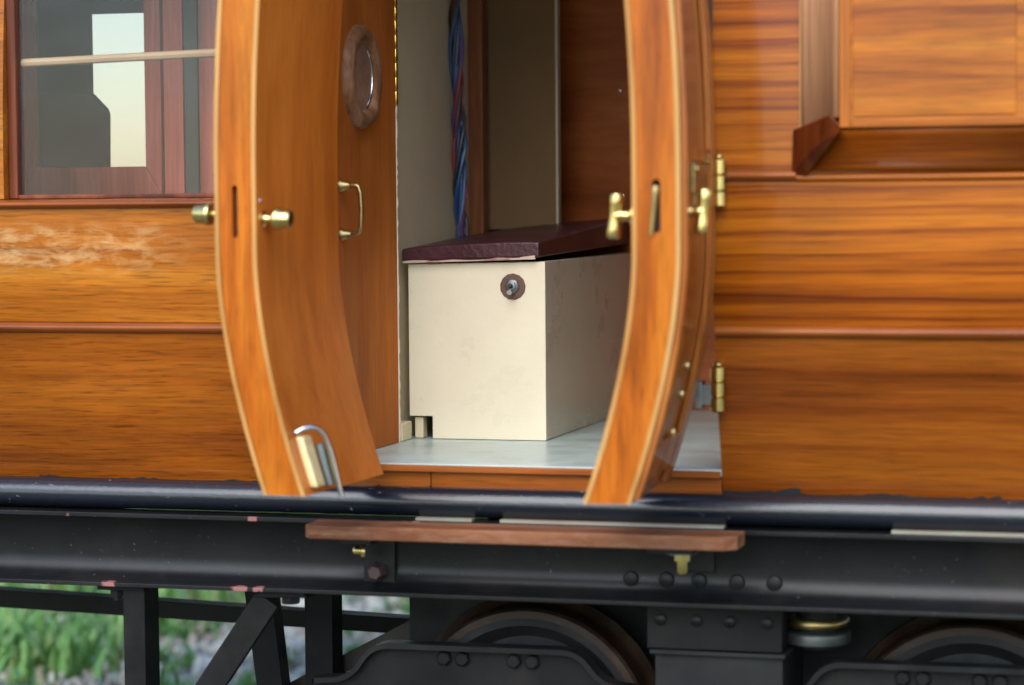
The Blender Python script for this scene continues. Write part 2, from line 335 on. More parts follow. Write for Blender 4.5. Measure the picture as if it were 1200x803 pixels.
def pebble_mat():
    mt, t, N, L, b = newmat('pale_limestone_gravel'); ge = N.new('ShaderNodeNewGeometry')
    r1 = ramp(N, [(0, (.32, .29, .23)), (.35, (.56, .52, .45)), (.7, (.74, .69, .61)), (.92, (.44, .31, .21)), (1, (.80, .75, .68))]); L.new(ge.outputs['Random Per Island'], r1.inputs[0])
    tc = N.new('ShaderNodeTexCoord'); n = noise(N, L, tc.outputs['Object'], 160, 4, .6); r2 = ramp(N, [(.3, .7), (.7, 1.2)]); L.new(n, r2.inputs[0])
    L.new(mul(N, L, r1.outputs[0], r2.outputs[0]), b.inputs['Base Color']); b.inputs['Roughness'].default_value = .9; return mt
def scatter():
    ico = bmesh.new(); bmesh.ops.create_icosphere(ico, subdivisions=1, radius=1); bv = [p.co.copy() for p in ico.verts]; bf = [tuple(q.index for q in f.verts) for f in ico.faces]; ico.free()
    mb = MB()
    for k in range(9000):
        x = random.uniform(-2500, 100); y = random.uniform(750, 3000)
        s = random.choice((6, 8, 11, 15, 21)) * random.uniform(.8, 1.3)
        e = Euler((random.random()*6, random.random()*6, random.random()*6)).to_matrix(); sc = (s, s*random.uniform(.6, 1), s*random.uniform(.45, .8))
        mb.add([Vector((x, y, GZ+s*.2)) + e @ Vector((p.x*sc[0]*random.uniform(.85, 1.15), p.y*sc[1]*random.uniform(.85, 1.15), p.z*sc[2])) for p in bv], bf)
    for k in range(3000):
        x = random.uniform(-2600, 2600); y = random.uniform(-2400, 750); s = random.choice((6, 8, 11, 15, 21)) * random.uniform(.8, 1.3)
        e = Euler((random.random()*6, random.random()*6, random.random()*6)).to_matrix()
        mb.add([Vector((x, y, GZ+s*.2)) + e @ Vector((p.x*s, p.y*s*.8, p.z*s*.65)) for p in bv], bf)
    o = obj('gravel', mb, pebble_mat(), kind='stuff', smooth=0); o['label'] = 'pale grey gravel scattered on the ground behind the carriage'; o['category'] = 'gravel'
    mt, t, N, L, b = newmat('grass_blades'); ge = N.new('ShaderNodeNewGeometry')
    r1 = ramp(N, [(0, (.08, .20, .04)), (.45, (.15, .34, .075)), (.8, (.25, .43, .13)), (.93, (.34, .32, .12)), (1, (.07, .22, .09))]); L.new(ge.outputs['Random Per Island'], r1.inputs[0])
    L.new(r1.outputs[0], b.inputs['Base Color']); b.inputs['Roughness'].default_value = .55; b.inputs['Transmission Weight'].default_value = 0
    b.inputs['Subsurface Weight'].default_value = 0
    mb = MB(); tufts = [(random.uniform(-2700, 600), random.uniform(750, 3800), random.uniform(.3, .85)) for _ in range(640)]
    tufts += [(random.uniform(-1750, -1150), random.uniform(1150, 2300), random.uniform(.7, 1.3)) for _ in range(60)]
    tufts += [(random.uniform(-2600, 2600), random.uniform(-2600, 300), random.uniform(.3, .7)) for _ in range(120)]
    for tx, ty, ts in tufts:
        for q in range(34):
            a = random.random()*6.283; rad = random.gauss(0, 46)*ts; x = tx+math.cos(a)*rad; y = ty+math.sin(a)*rad
            h = random.uniform(35, 110)*ts; ln = random.uniform(.15, .8)*h; d = random.random()*6.283; wd = random.uniform(3.0, 8.5)
            dx, dy = math.cos(d), math.sin(d); px, py = -dy*wd, dx*wd; vs = []
            for j, tt in enumerate((0, .4, .75, 1)):
                cx = x+dx*ln*tt*tt; cy = y+dy*ln*tt*tt; cz = GZ-2+h*tt*(1-.18*tt); k = (1, .9, .55, .06)[j]
                vs += [(cx-px*k, cy-py*k, cz), (cx+px*k, cy+py*k, cz)]
            mb.add(vs, [(0, 1, 3, 2), (2, 3, 5, 4), (4, 5, 7, 6)])
    o = obj('grass', mb, mt, kind='stuff', smooth=0); o['label'] = 'fresh green grass and weeds growing through the gravel'; o['category'] = 'grass'
scatter()

# ------------------------------------------------------------------ carriage: body
car = thing('railway_carriage', (0, 500, -310), 'varnished wooden miniature railway carriage with its two side doors standing open', 'railway carriage')
XL, XR, ZT = -1250, 1150, 620
def panel(x0, x1, z0, z1, mat, y0=0, th=14, nz=24, name='side_panel', nx=2):
    return obj(name, MB().slab([(x0+(x1-x0)*i/nx, z0, z1) for i in range(nx+1)], y0, y0+th, nz), mat, car, smooth=30)
# right of the doorway
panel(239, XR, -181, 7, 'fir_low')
panel(239, XR, 21, 184, 'fir')
panel(239, XR, 199, ZT, 'fir', nz=14)
obj('waist_bead', half_bead(242, 336, 192, 13, 8), 'bead', car)
obj('waist_bead', half_bead(336, XR, 189, 10, 4), 'fir', car)
obj('side_bead', half_bead(241, XR, 14, 14, 9, yin(14)), 'bead', car)
# left of the doorway
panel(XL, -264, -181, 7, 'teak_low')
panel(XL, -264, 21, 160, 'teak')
obj('side_bead', half_bead(XL, -264, 14, 13, 8, yin(14)), 'bead', car)
obj('window_sill', half_bead(XL, -264, 166, 12, 10), 'bead', car)
panel(XL, -652, 173, ZT, 'teak', nz=10)
panel(-300, -264, 173, ZT, 'teak', nz=10)
panel(-652, -300, 560, ZT, 'teak', nz=4)
# droplight: pane, inner rebate, lath across it
wf = obj('window', MB().box(-652, -640, 14, 36, 173, 560).box(-312, -300, 14, 36, 173, 560).box(-640, -312, 14, 36, 172.5, 178), 'mahog', car, bevel=1.5)
obj('window_pane', B(-640, -312, 22, 25, 178, 558), 'glass', wf, smooth=0)
ln = MB().tube([(-640+i*32.8, 34+.3*math.sin(i), 342+i*.85) for i in range(11)], 5.2, 8); obj('lath', ln, 'lathwood', wf)
# ducket, the guard's bulging lookout
FX0, FX1, FZ = 391, 640, 243
dk = obj('ducket', MB().prism([(FX0, FZ), (FX1, FZ), (FX1, ZT), (FX0, ZT)], -45, -36), 'fir_panel', car, bevel=1.5)
ip = MB(); ip.prism([(406, 255), (584, 255), (584, ZT-20), (406, ZT-20)], -46.6, -44); obj('raised_panel', ip, 'fir_panel', dk, bevel=1.5, seg=3)
obj('stile', B(391.5, 403.5, -46.8, -44, FZ+.5, ZT-1), 'fir_v', dk, bevel=1)
obj('rail', B(404, FX1-.5, -46.8, -44, FZ+.5, 253), 'fir', dk, bevel=1)
def coveq(name, a, b, mat, n=8, tk=6, **k):
    # a, b: two matching polylines; concave strip between them with thickness
    vs = []; fs = []
    for i in range(n+1):
        t = i/n; s = t*t*.75+.25*t
        for P_, Q_ in zip(a, b):
            p = Vector(P_); q = Vector(Q_)
            vs.append((p.x+(q.x-p.x)*t, p.y+(q.y-p.y)*s, p.z+(q.z-p.z)*t))
    w2 = len(a)
    for i in range(n):
        for j in range(w2-1): fs.append((i*w2+j, i*w2+j+1, (i+1)*w2+j+1, (i+1)*w2+j))
    mb = MB().add(vs, fs); o = obj(name, mb, mat, dk, **k)
    sl = o.modifiers.new('thick', 'SOLIDIFY'); sl.thickness = tk*U; sl.offset = 0
    return o
coveq('flared_side', [(342, -2, 244), (342, -2, ZT)], [(FX0-1, -42, 256), (FX0-1, -42, ZT)], 'cove', label='flared side tinted with sky sheen')
coveq('flared_base', [(346, -2, 197), (FX1, -2, 197)], [(FX0-2, -40, FZ-1), (FX1, -40, FZ-1)], 'fir_low')
hp = MB().add([(331, -4, 194), (333, -7, 243), (381, -48, 258), (392, -49, 247), (392, -48, 239), (347, -6, 191),
               (331, 6, 194), (333, 6, 243), (381, -30, 258), (392, -32, 247), (392, -32, 239), (347, 6, 191), (362, -34, 224)],
              [(12, 0, 1), (12, 1, 2), (12, 2, 3), (12, 3, 4), (12, 4, 5), (12, 5, 0), (6, 11, 10, 9, 8, 7),
               (0, 6, 7, 1), (1, 7, 8, 2), (2, 8, 9, 3), (3, 9, 10, 4), (4, 10, 11, 5), (5, 11, 6, 0)])
obj('corner_block', hp, 'hip', dk, bevel=1.2, smooth=20, label='dark red corner block')
obj('edge_strip', MB().box(340.5, 343, -5, 2, 245, ZT), 'pale', dk)
# back of the body, ends, roof
obj('back_wall', MB().prism([(XL, -180), (XR, -180), (XR, ZT), (-700, ZT), (-700, 150), (-1200, 150), (-1200, 540), (-700.5, 540), (-700.5, ZT), (XL, ZT)], 1062, 1076), 'mahog', car)
obj('end_wall', B(XL, XL+14, 20, 1062, -180, ZT), 'mahog', car); obj('end_wall', B(XR-14, XR, 20, 1062, -180, ZT), 'mahog', car)
rf = [(-20+i*(1120/16.), ZT+70*math.sin(math.pi*i/16)+2) for i in range(17)]
obj('roof', MB().prism(rf + [(y, z+12) for y, z in reversed(rf)], XL-10, XR+10, 'X'), 'cream_dk', car)
# floor, threshold
obj('floor', MB().prism([(XL+14, 88), (-246, 88), (-246, 50), (238.5, 50), (238.5, 88), (XR-14, 88), (XR-14, 1060), (XL+14, 1060)], -159, -150.5, 'Z'), 'floor', car, bevel=1)
th = obj('threshold', B(-246, 238.5, 44, 49.7, -160, -151.5), 'bead', car, bevel=1.5)
for x0, x1 in ((-262, -118.2), (-116.8, 238.5)):
    k_ = max(3, int((x1-x0)/9)); bt = [(x0+(x1-x0)*i/k_, -181+random.choice((0, 0, 1, 2, 4))*random.random()) for i in range(k_+1)]
    obj('sill_board', MB().prism([(x0, -160.8), (x1, -160.8)] + bt[::-1], 52, 60), 'fir_low', th)
# interior of the guard's compartment
obj('partition', B(-270, -258, 75, 738, -150, ZT), 'cream_wall', car)
vw = obj('vestibule_wall', B(-256, -240, 24, 301, -150, ZT), 'skinwall', car, bevel=1, label='mahogany wall panel with a round window and a grab handle')
obj('edge_strip', MB().prism([(-239.6+random.uniform(-.2, 1.6), z) for z in range(-150, 296, 6)] + [(-250, 294), (-250, -150)], 301.2, 303.5), 'cream', car)
sk = obj('skirting_block', MB().box(-258, -238, 310, 350, -150, -126).box(-238, -226, 362, 380, -150, -122), 'cream_wall', car, bevel=1.5)
obj('jamb_post', B(-300, -256.5, 16, 62, -150, ZT), 'mahog', car, bevel=2)
obj('partition', B(-270, -134.5, 735, 747, 124, ZT), 'shaded_wall', car, bevel=1)
obj('edge_strip', B(-137, -134, 732, 748, 124, ZT), 'cream_dk', car)
obj('corner_post', B(-257.5, -236, 690, 718, -150, ZT), 'postwood', car, bevel=1.5)
obj('back_panel', B(-258, XR-14, 872, 882, -150, ZT), 'back', car, label='reddish varnished panel behind the locker')
obj('partition', B(-270, -258, 738.5, 872, -150, ZT), 'shaded_wall', car)
for px, pz in ((-74, 330), (-70, 172)):
    obj('screw', MB().lathe([(0, -1), (2.2, -1), (1.8, .6), (.4, 1)], (px, 872, pz), (0, -1, 0), 10), 'steel', car)
# left compartment behind the pane
FY = 300
fr = obj('inner_window_frame', MB().prism([(-783, 174), (-571, 174), (-595, 216), (-757, 216)], FY, FY+16).prism([(-783, 174.5), (-757.5, 216.5), (-757.5, 520), (-783, 520)], FY, FY+16.2)
         .prism([(-571, 174.5), (-571, 520), (-594.5, 520), (-594.5, 216.5)], FY, FY+16.2), 'mahog_in', car, bevel=1.2)
obj('frame_pane', B(-757, -595, FY+8, FY+10, 216, 520), 'clear', fr, smooth=0)
obj('partition', MB().box(XL+14, -783.5, FY+2, FY+14, -150, ZT).box(-783, -571, FY+2, FY+14, -150, 173.5), 'mahog_in', car)
for x0, x1, mtn in ((-566, -538, 'mahog_in'), (-536, -517, 'greyfab'), (-515, -440, 'mahog_in'), (-437, -262, 'mahog_in')):
    obj('upright_board', B(x0, x1, FY-2, FY+12, -150, ZT), mtn, car, bevel=1.2)
obj('far_window_pane', B(-1200, -701, 1066, 1069, 150, 540), 'clear', car, smooth=0)
obj('lining_board', MB().box(-850, -690, FY+40, FY+45, 190, ZT).box(-689.6, -560, FY+40, FY+45, 425, ZT), 'drabboard', car)

# ------------------------------------------------------------------ carriage: doors
def cut_slot(o, mb):
    c = obj('cutter', mb, 'hole', None); c.parent = o; bm = o.modifiers.new('slot', 'BOOLEAN'); bm.object = c; bm.operation = 'DIFFERENCE'; bm.solver = 'EXACT'
    bpy.context.view_layer.update(); dg = bpy.context.evaluated_depsgraph_get()
    me = bpy.data.meshes.new_from_object(o.evaluated_get(dg)); o.modifiers.clear(); o.data = me; me.name = 'door'; me.polygons.foreach_set('use_smooth', [False]*len(me.polygons))
    bpy.data.objects.remove(c, do_unlink=True)
ZB = -158
def slotcut(x0, x1, yc, z0, z1, w):
    n = 8; pts = [(yc+w*math.cos(math.pi*i/n), z1+w*math.sin(math.pi*i/n)) for i in range(n+1)] + [(yc-w*math.cos(math.pi*i/n), z0-w*math.sin(math.pi*i/n)) for i in range(n+1)]
    return MB().prism(pts, x0, x1, 'X')
def thandle(parent, o, d, bar, stem=20, r=5, br=7.5, bl=22, mat='brass', name='door_handle'):
    o = Vector(o); d = Vector(d).normalized(); bar = Vector(bar).normalized(); mb = MB()
    mb.lathe([(r*2.1, -1), (r*2.1, 2), (r*1.5, 4), (r, 6), (r*.9, stem*.6), (r*1.15, stem-4), (r*1.15, stem+3)], o, d, 16)
    c = o+d*(stem+3)
    mb.lathe([(br*.7, -bl), (br*1.0, -bl+1.2), (br*1.1, -bl+3.5), (br*1.02, -bl*.5), (br*.86, 0), (br*1.02, bl*.5), (br*1.1, bl-3.5), (br*1.0, bl-1.2), (br*.7, bl)], c, bar, 16)
    return obj(name, mb, mat, parent, local=True)
# left door: closed direction +x, inner face at y = 0; opened to stand out towards the viewer
DL = 235
SK = 5.2
nb = lambda e: [(e, ZB, ZT-12), (DL*.5, ZB, ZT-12), (DL-e, ZB, ZT-12)]
ld = obj('door', MB().slab(nb(1.2), -50+SK+.3, -SK-.3, 60), 'core', car, local=True, loc=Vector((-214, 0, 0))-ORG[car.name], rz=R(-93), smooth=30, label='left door, opened outwards with its inner face in view')
cut_slot(ld, slotcut(DL-16, DL+20, -26, 130, 182, 3.4))
obj('inner_skin', MB().slab(nb(0), -SK, 0, 60, edge=1), ('skin', 'pale'), ld, local=True, smooth=30)
obj('outer_skin', MB().slab(nb(0), -50, -50+SK, 60, edge=1), ('outer', 'pale'), ld, local=True, smooth=30)
obj('lock_case', slotcut(DL-14, DL-11, -26, 130, 182, 3.6), 'hole', ld, local=True)
def knob(o, d, mat='brass'):      # turned round knob on a short neck
    return obj('door_knob', MB().lathe([(9, -1), (9, 1.5), (6, 3), (5, 6), (5, 10), (7, 11), (11, 12.5), (12.8, 15), (12.8, 19), (11.4, 21), (10.8, 23), (10.6, 31), (9, 33.5), (4, 34.5)], o, d, 24), mat, ld, local=True)
knob((217, .2, 148), (-.05, 1, -.02)); knob((214, -50.2, 153), (0, -1, .04))
def yy(z, k=0): return yin(z)+k
def strip(u0, u1, z0, z1, k0, k1, n=10):       # a plate that follows the door's curved foot
    m_ = MB()
    m_.slab([(u0, z1, z0), (u1, z1, z0)], k0, k1, n); return m_
obj('bolt_plate', strip(191, 216, -94, -151, -.5, 10), 'brass_pale', ld, local=True, bevel=3, seg=3)
obj('bolt_barrel', MB().tube([(188-5*i/6, yy(-114-32*i/6, 12), -104-46*i/6) for i in range(7)], 5.2, 14), 'galv', ld, local=True)
obj('bolt_guide', MB().tube([(182-4*i/6, yy(-118-28*i/6, 19), -110-42*i/6) for i in range(7)], 3.2, 10), 'brass_old', ld, local=True)
rod = [(214, yy(-90, 2), -90), (211, yy(-90, 8), -86), (205, yy(-90, 15), -84), (197, yy(-91, 21), -86), (190, yy(-96, 25), -94), (186, yy(-112, 26), -113), (183, yy(-132, 25), -138), (181, yy(-150, 24), -164)]
obj('bolt_rod', MB().tube(rod, 3.0, 10), 'steel', ld, local=True)
for p_ in ((4, 1.2, 381), (223, .2, 168)): obj('screw', MB().lathe([(0, 0), (2.6, 0), (2, 1.2), (.3, 1.6)], p_, (0, 1, 0), 10), 'steel', ld, local=True)
# round window and grab handle on the vestibule wall
prt = MB(); RC = (-240, 158, 322)
prt.lathe([(42, -2), (42.5, 2), (45, 7), (49, 10.5), (55, 11.5), (61, 9.5), (64.5, 4), (65.5, -2)], RC, (1, 0, 0), 56, caps=False)
obj('porthole_ring', prt, 'ring', vw)
obj('porthole_pane', MB().lathe([(0, 0), (44, 0), (44, 1.5), (0, 1.5)], (-239.6, 158, 322), (1, 0, 0), 40, caps=False), 'portglass', vw, smooth=0)
obj('porthole_gasket', MB().tube([(-237, 158+41*math.cos(a), 322+41*math.sin(a)) for a in [(-1.2+i*.09) for i in range(26)]], 1.5, 6), 'steel', vw)
gh = [(-239, 78, 186), (-222, 78, 186)] + [(-218+3*math.sin(a), 78, 183+3*math.cos(a)) for a in (.5, 1.2)] + [(-213, 79, 176), (-212, 79, 156), (-213, 80, 136), (-216, 80, 129), (-222, 81, 127), (-239, 81, 126)]
mb = MB().tube(gh, 3.0, 10)
for z, y in ((186, 78), (126, 81)): mb.lathe([(8, 0), (8, 3), (6, 6), (4.5, 12), (4, 14)], (-240.2, y, z), (1, 0, 0), 16)
obj('grab_handle', mb, 'brass_old', vw)
mb = MB()
for k in range(20): mb.lathe([(2.3, 0), (2.9, 1), (2.9, 17), (2.3, 18)], (-239, 299.5, 292+k*18.4), (0, 0, 1), 12)
obj('piano_hinge', mb, 'goldpin', vw)
# right door: closed direction -x, outer face at y = 0
DR = 235
nr = lambda e: [(-(DR-e), ZB, ZT-12), (-DR*.5, ZB, ZT-12), (-e, ZB, ZT-12)]
rd = obj('door', MB().slab(nr(1.2), SK+.3, 52-SK-.3, 60), 'core', car, local=True, loc=Vector((237, 0, 0))-ORG[car.name], rz=R(93.5), smooth=30, label='right door, opened outwards with its outer face in view')
cut_slot(rd, slotcut(-DR-20, -DR+16, 26, 135, 183, 4.6))
obj('outer_skin', MB().slab(nr(0), 0, SK, 60, edge=1), ('outer', 'pale'), rd, local=True, smooth=30)
obj('inner_skin', MB().slab(nr(0), 52-SK, 52, 60, edge=1), ('skin', 'pale'), rd, local=True, smooth=30)
obj('lock_case', slotcut(-DR+11, -DR+14, 26, 135, 183, 4.2), 'hole', rd, local=True)
obj('latch_tongue', MB().lathe([(3.5, 0), (4.2, 3), (3.4, 10), (2.6, 44), (1.8, 52)], (-DR-1, 26, 180), (0, .1, -1), 12), 'brass_old', rd, local=True)
thandle(rd, (-216, 52, 149), (0, 1, 0), (0, -.1, 1), 18, 6, 7.4, 24)
thandle(rd, (-206, 0, 153), (0, -1, 0), (.02, -.1, 1), 17, 6, 7.4, 24)
# outer face: stiles, rails, bead
for x0, x1 in ((-DR+3, -DR+40), (-46, -4)):
    obj('stile', MB().slab([(x0, ZB+4, ZT-16), (x1, ZB+4, ZT-16)], -7, -.2, 50), 'outer', rd, local=True, bevel=1.5, smooth=30)
for z0, z1 in ((206, 222), (-136, -96)):
    obj('rail', MB().slab([(-DR+41, z0, z1), (-DR*.5, z0, z1), (-47, z0, z1)], -6.4, -.2, 6), 'outer', rd, local=True, bevel=1.2, smooth=30)
obj('lock_plate', MB().box(-200, -90, -10, -7.3, 172, 204).lathe([(4, 0), (4, 3), (2, 4)], (-186, -9.5, 198), (0, -1, 0), 10), 'brass_old', rd, local=True, bevel=1)
for u_, z_ in ((-84, -20), (-78, -52), (-66, -96)):
    obj('screw', MB().lathe([(0, 0), (7, 0), (6, 3), (2, 5)], (u_, yin(z_)-.5, z_), (0, -1, .1), 12), 'brass_old', rd, local=True)
# outside hinges, fixed to door and body
for z0, z1, xx in ((157, 212, 249), (-79, -26, 243)):
    h = MB(); y = yin((z0+z1)/2)-11; t_ = (z1-z0)/3
    for k in range(3): h.lathe([(7.2, 0), (9, 1.6), (9, t_-2), (7.2, t_-.4)], (xx, y-2, z0+k*t_), (0, 0, 1), 18)
    h.lathe([(2, 0), (5.5, 1.5), (5.5, 4), (1, 7)], (xx, y-2, z1-.5), (0, 0, 1), 14)
    hg = obj('hinge', h, 'brass', car)
    obj('hinge_strap', MB().box(xx-26, xx-4, y-7, y-1, z0+8, z0+t_*2-4).box(xx-26, xx-18, y-9, y+16, z0+4, z0+t_*2), 'galv', hg, bevel=1)

# ------------------------------------------------------------------ carriage: underframe
obj('bottom_rail', MB().tube([(XL, 47, -196), (-400, 47, -196), (300, 47, -196), (XR, 47, -196)], 18, 28), 'pipe', car)
sb = MB(); pr = [(14, -216), (60, -216), (60, -307), (8, -307), (8, -302), (26, -300)] + [(46-24*(1-math.sin(a))**1*1.0, -300+24*(1-math.cos(a))) for a in (.25, .5, .75, 1.0, 1.25, 1.5)] + [(46, -274), (46, -225), (44, -222), (14, -221.5)]
sb.prism(pr, XL, XR, 'X'); obj('solebar', sb, 'sole', car, bevel=.8)
obj('solebar', MB().prism([(1130-y, z) for y, z in pr][::-1], XL, XR, 'X'), 'sole', car)
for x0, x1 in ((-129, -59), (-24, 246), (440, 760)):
    obj('gap_light_strip', B(x0, x1, 25, 40, -216, -213), 'gap_light', car)  # solid strips coloured like the bright background seen through the gap
for x in (131, 174, 213, 258, 302):
    obj('bolt', MB().lathe([(9.5, 0), (9.5, 2), (8.5, 4), (5.5, 5.2), (.1, 5.6)], (x, 45.5, -281), (0, -1, 0), 16), 'black', car)
for x0, x1, zb in ((-700, -640, -250), (-50, 330, -290)): obj('crossbeam', B(x0, x1, 64, 1066, zb, -190.5), 'undark', car)
obj('underfloor', B(XL, XR, 62, 1068, -190, -168), 'undark', car)
def ragged(x0, x1, lo, hi):      # uneven black strip along the foot of the body
    k = int((x1-x0)/7); tp_ = [(x0+(x1-x0)*i/k, -178 + (lo+(hi-lo)*(.5+.5*math.sin(i*.35+x0))*random.random())) for i in range(k+1)]
    obj('ragged_edge', MB().prism([(x0, -184), (x1, -184)] + tp_[::-1], 59.2, 64), 'black', car)
ragged(150, 330, 2, 9); ragged(330, 560, 0, 4); ragged(-640, -270, -1, 2.5); ragged(-230, 20, 0, 4)
# footboard below the doors
fb = obj('footboard', MB().prism([(-239, -12), (-239, -58), (-229, -70), (264, -70), (278, -58), (278, -12)], -229, -213, 'Z'), 'foot', car, bevel=1.6)
bk = obj('footboard_bracket', MB().box(-200, -160, 38, 46, -304, -231).box(-200, -160, -50, 40, -237, -230.5), 'black', car, bevel=1.5)
obj('bolt', MB().lathe([(12, 0), (12, 4), (10.5, 6), (10.5, 14), (8, 17)], (-181, 38, -281), (0, -1, 0), 6), 'boltrust', bk)
obj('bolt', MB().lathe([(9, 0), (9, 4), (5, 5), (5, 12), (3, 14)], (-188, 5, -252), (-1, -.5, .1), 12), 'brass', bk, label='small brass bolt')
bk = obj('footboard_bracket', MB().box(186, 232, 40, 46, -270, -231).box(172, 226, -50, 42, -237, -230.5), 'black', car, bevel=1.5)
obj('washer', MB().lathe([(20, 0), (20, 3)], (204, -14, -240.5), (0, 0, 1), 20), 'galv', bk)
obj('bolt', MB().lathe([(10, 0), (10, -8), (6.5, -9), (6.5, -20), (4.5, -23)][::-1], (205, -14, -241), (0, 0, 1), 6), 'brass', bk, label='brass bolt under the footboard')
# trussing
tp = obj('truss_post', MB().box(-511, -482, 22, 66, -480, -313), 'black_sat', car, bevel=1)
obj('post_foot', MB().box(-545, -482, 20, 60, -313.5, -307.5), 'black_sat', tp, bevel=1)
obj('nut', MB().lathe([(10, 0), (10, -9), (6, -10), (6, -15)][::-1], (-524, 36, -313), (0, 0, 1), 6), 'black', tp)
def bar2(p, q, w, y0, y1):
    p = Vector((p[0], 0, p[1])); q = Vector((q[0], 0, q[1])); d = (q-p).normalized(); nn = Vector((d.z, 0, -d.x))*w/2
    c = [(p+nn), (q+nn), (q-nn), (p-nn)]
    return MB().prism([(k.x, k.z) for k in c], y0, y1)
tb = bar2((-320, -318), (-440, -490), 33, 22, 32); tb.prism([(-336, -316), (-328, -308.5), (-272, -308.5), (-266, -314), (-324, -316)], 20, 46)
br = obj('truss_brace', tb, 'black_sat', car, bevel=1)
obj('nut', MB().lathe([(12, 0), (12, -9), (9, -10)][::-1], (-293, 34, -314), (0, 0, 1), 6), 'black', br)
obj('truss_post', MB().prism([(-424, -300), (-386, -300), (-366, -480), (-402, -480)], 196, 226), 'black_sat', car, bevel=1)
obj('truss_post', B(-338, -300, 200, 240, -470, -300), 'black_sat', car, bevel=1)
RAILP = [(-1000, -375), (-1000, -401), (-150, -422), (-150, -401)]
obj('truss_rail', MB().prism(RAILP, 380, 412), 'black_sat', car, bevel=1)
obj('cross_strut', bar2((-470, -527), (-188, -377), 22, 250, 266), 'strut', car, bevel=1)
obj('truss_tie', B(-530, -280, 22, 240, -490, -480), 'black_sat', car)

# ------------------------------------------------------------------ bogie
bog = thing('bogie', (250, 400, -650), 'black four-wheeled bogie with bolted axle plates under the carriage', 'bogie')
def rounded(pts, rad, n=5):
    out = []; k = len(pts)
    for i, p in enumerate(pts):
        a = Vector(pts[i-1]); b = Vector(p); c = Vector(pts[(i+1) % k]); rd_ = rad[i] if isinstance(rad, list) else rad
        if rd_ == 0: out.append(tuple(b)); continue
        d1 = (a-b); d2 = (c-b); r_ = min(rd_, d1.length*.48, d2.length*.48); s = b+d1.normalized()*r_; e = b+d2.normalized()*r_
        for j in range(n+1):
            t = j/n; q = s*(1-t)**2 + b*2*t*(1-t) + e*t*t; out.append((q.x, q.y))
    return out
for off in (0, 556):
    top = [(-276, -420), (-228, -416), (-200, -373), (64, -372), (92, -410), (140, -416)]
    poly = rounded(top + [(140, -560), (-276, -560)], [3, 22, 34, 34, 22, 0, 0, 0])
    pl = obj('axle_plate', MB().prism([(x+off, z) for x, z in poly], 70, 82), 'black_sat', bog, bevel=1)
    tr_ = [(x+off, z) for x, z in rounded(top, [3, 22, 34, 34, 22, 0]) if True]
    inner = []
    for i, p in enumerate(tr_):
        a = Vector(tr_[max(i-1, 0)]); b = Vector(tr_[min(i+1, len(tr_)-1)]); d = (b-a).normalized(); nrm = Vector((-d.y, d.x))
        if nrm.y < 0: nrm = -nrm
        inner.append((p[0]-nrm.x*6, p[1]-nrm.y*6))
    rim = MB(); k = len(tr_)
    vs = [(x, 56, z+.4) for x, z in tr_] + [(x, 56, z) for x, z in inner] + [(x, 84, z+.4) for x, z in tr_] + [(x, 84, z) for x, z in inner]
    fs = []
    for i in range(k-1): fs += [(i, i+1, k+i+1, k+i), (2*k+i, 3*k+i, 3*k+i+1, 2*k+i+1), (i, 2*k+i, 2*k+i+1, i+1), (k+i, k+i+1, 3*k+i+1, 3*k+i)]
    fs += [(0, k, 3*k, 2*k), (k-1, 3*k-1, 4*k-1, 2*k-1)][:1]
    rim.add(vs, fs); obj('plate_flange', rim, 'black', pl, bevel=.6)
    for x in (-108, -85, -20, 3):
        obj('bolt', MB().lathe([(9.5, 0), (9.5, 6), (7.5, 8)], (x+off, 70.5, -389.5), (0, -1, 0), 6), 'black_sat', pl)
def wheel(x, y, sgn=1, zc=-488):
    prof = [(20, 8), (60, 6), (118, 12), (126, 4), (133, -2), (150, -2), (153, 2), (154, 34), (157, 40), (166, 46), (167, 52), (163, 57), (140, 58), (130, 50), (60, 52), (20, 56)]
    w_ = obj('wheel', MB().lathe([(r, h) for r, h in prof], (x, y, zc), (0, sgn, 0), 72), 'undark', bog, smooth=30)
    tyre = [(142, -3), (151, -3), (154.5, 1), (155, 34), (158, 40), (166.5, 46), (167.5, 52), (163.5, 57.5), (140, 58.5)]
    obj('tyre', MB().lathe(tyre, (x, y, zc), (0, sgn, 0), 96, caps=False), 'brownsteel', w_, smooth=30)
for x in (-18, 522):
    wheel(x, 122); wheel(x, 1000, -1)
    obj('axle', MB().tube([(x, 125, -488), (x, 1000, -488)], 22, 16), 'undark', bog)
bl = obj('bolster', MB().box(146, 308, 62, 1060, -366, -309), 'black_sat', bog, bevel=1.5)
for x in (163, 206, 246, 290):
    obj('bolt', MB().lathe([(7, 0), (7, 3), (4, 4.5)], (x, 62, -331), (0, -1, 0), 10), 'black', bl)
obj('spring_plank', MB().box(150, 312, 58, 1060, -372, -367).box(155, 308, 66, 1056, -520, -372.5), 'undark', bog, bevel=1)
spp = MB(); spp.lathe([(10, 0), (38, 0), (40, 3), (40, 7), (38, 10), (10, 10)], (338, 130, -342), (0, 0, 1), 32)
obj('spring_washer', spp, 'brass_old', bog)
obj('spring_washer', MB().lathe([(10, 0), (40, 0), (41, 2), (41, 12), (39, 14), (10, 14)], (338, 130, -362), (0, 0, 1), 32), 'galv', bog)
obj('spring_pillar', MB().lathe([(24, 0), (24, 60)], (338, 130, -368), (0, 0, 1), 20), 'undark', bog)
obj('frame_plate', MB().box(-200, 760, 215, 240, -560, -322), 'undark', bog)
obj('frame_plate', MB().box(-200, 760, 900, 925, -560, -322), 'undark', bog)
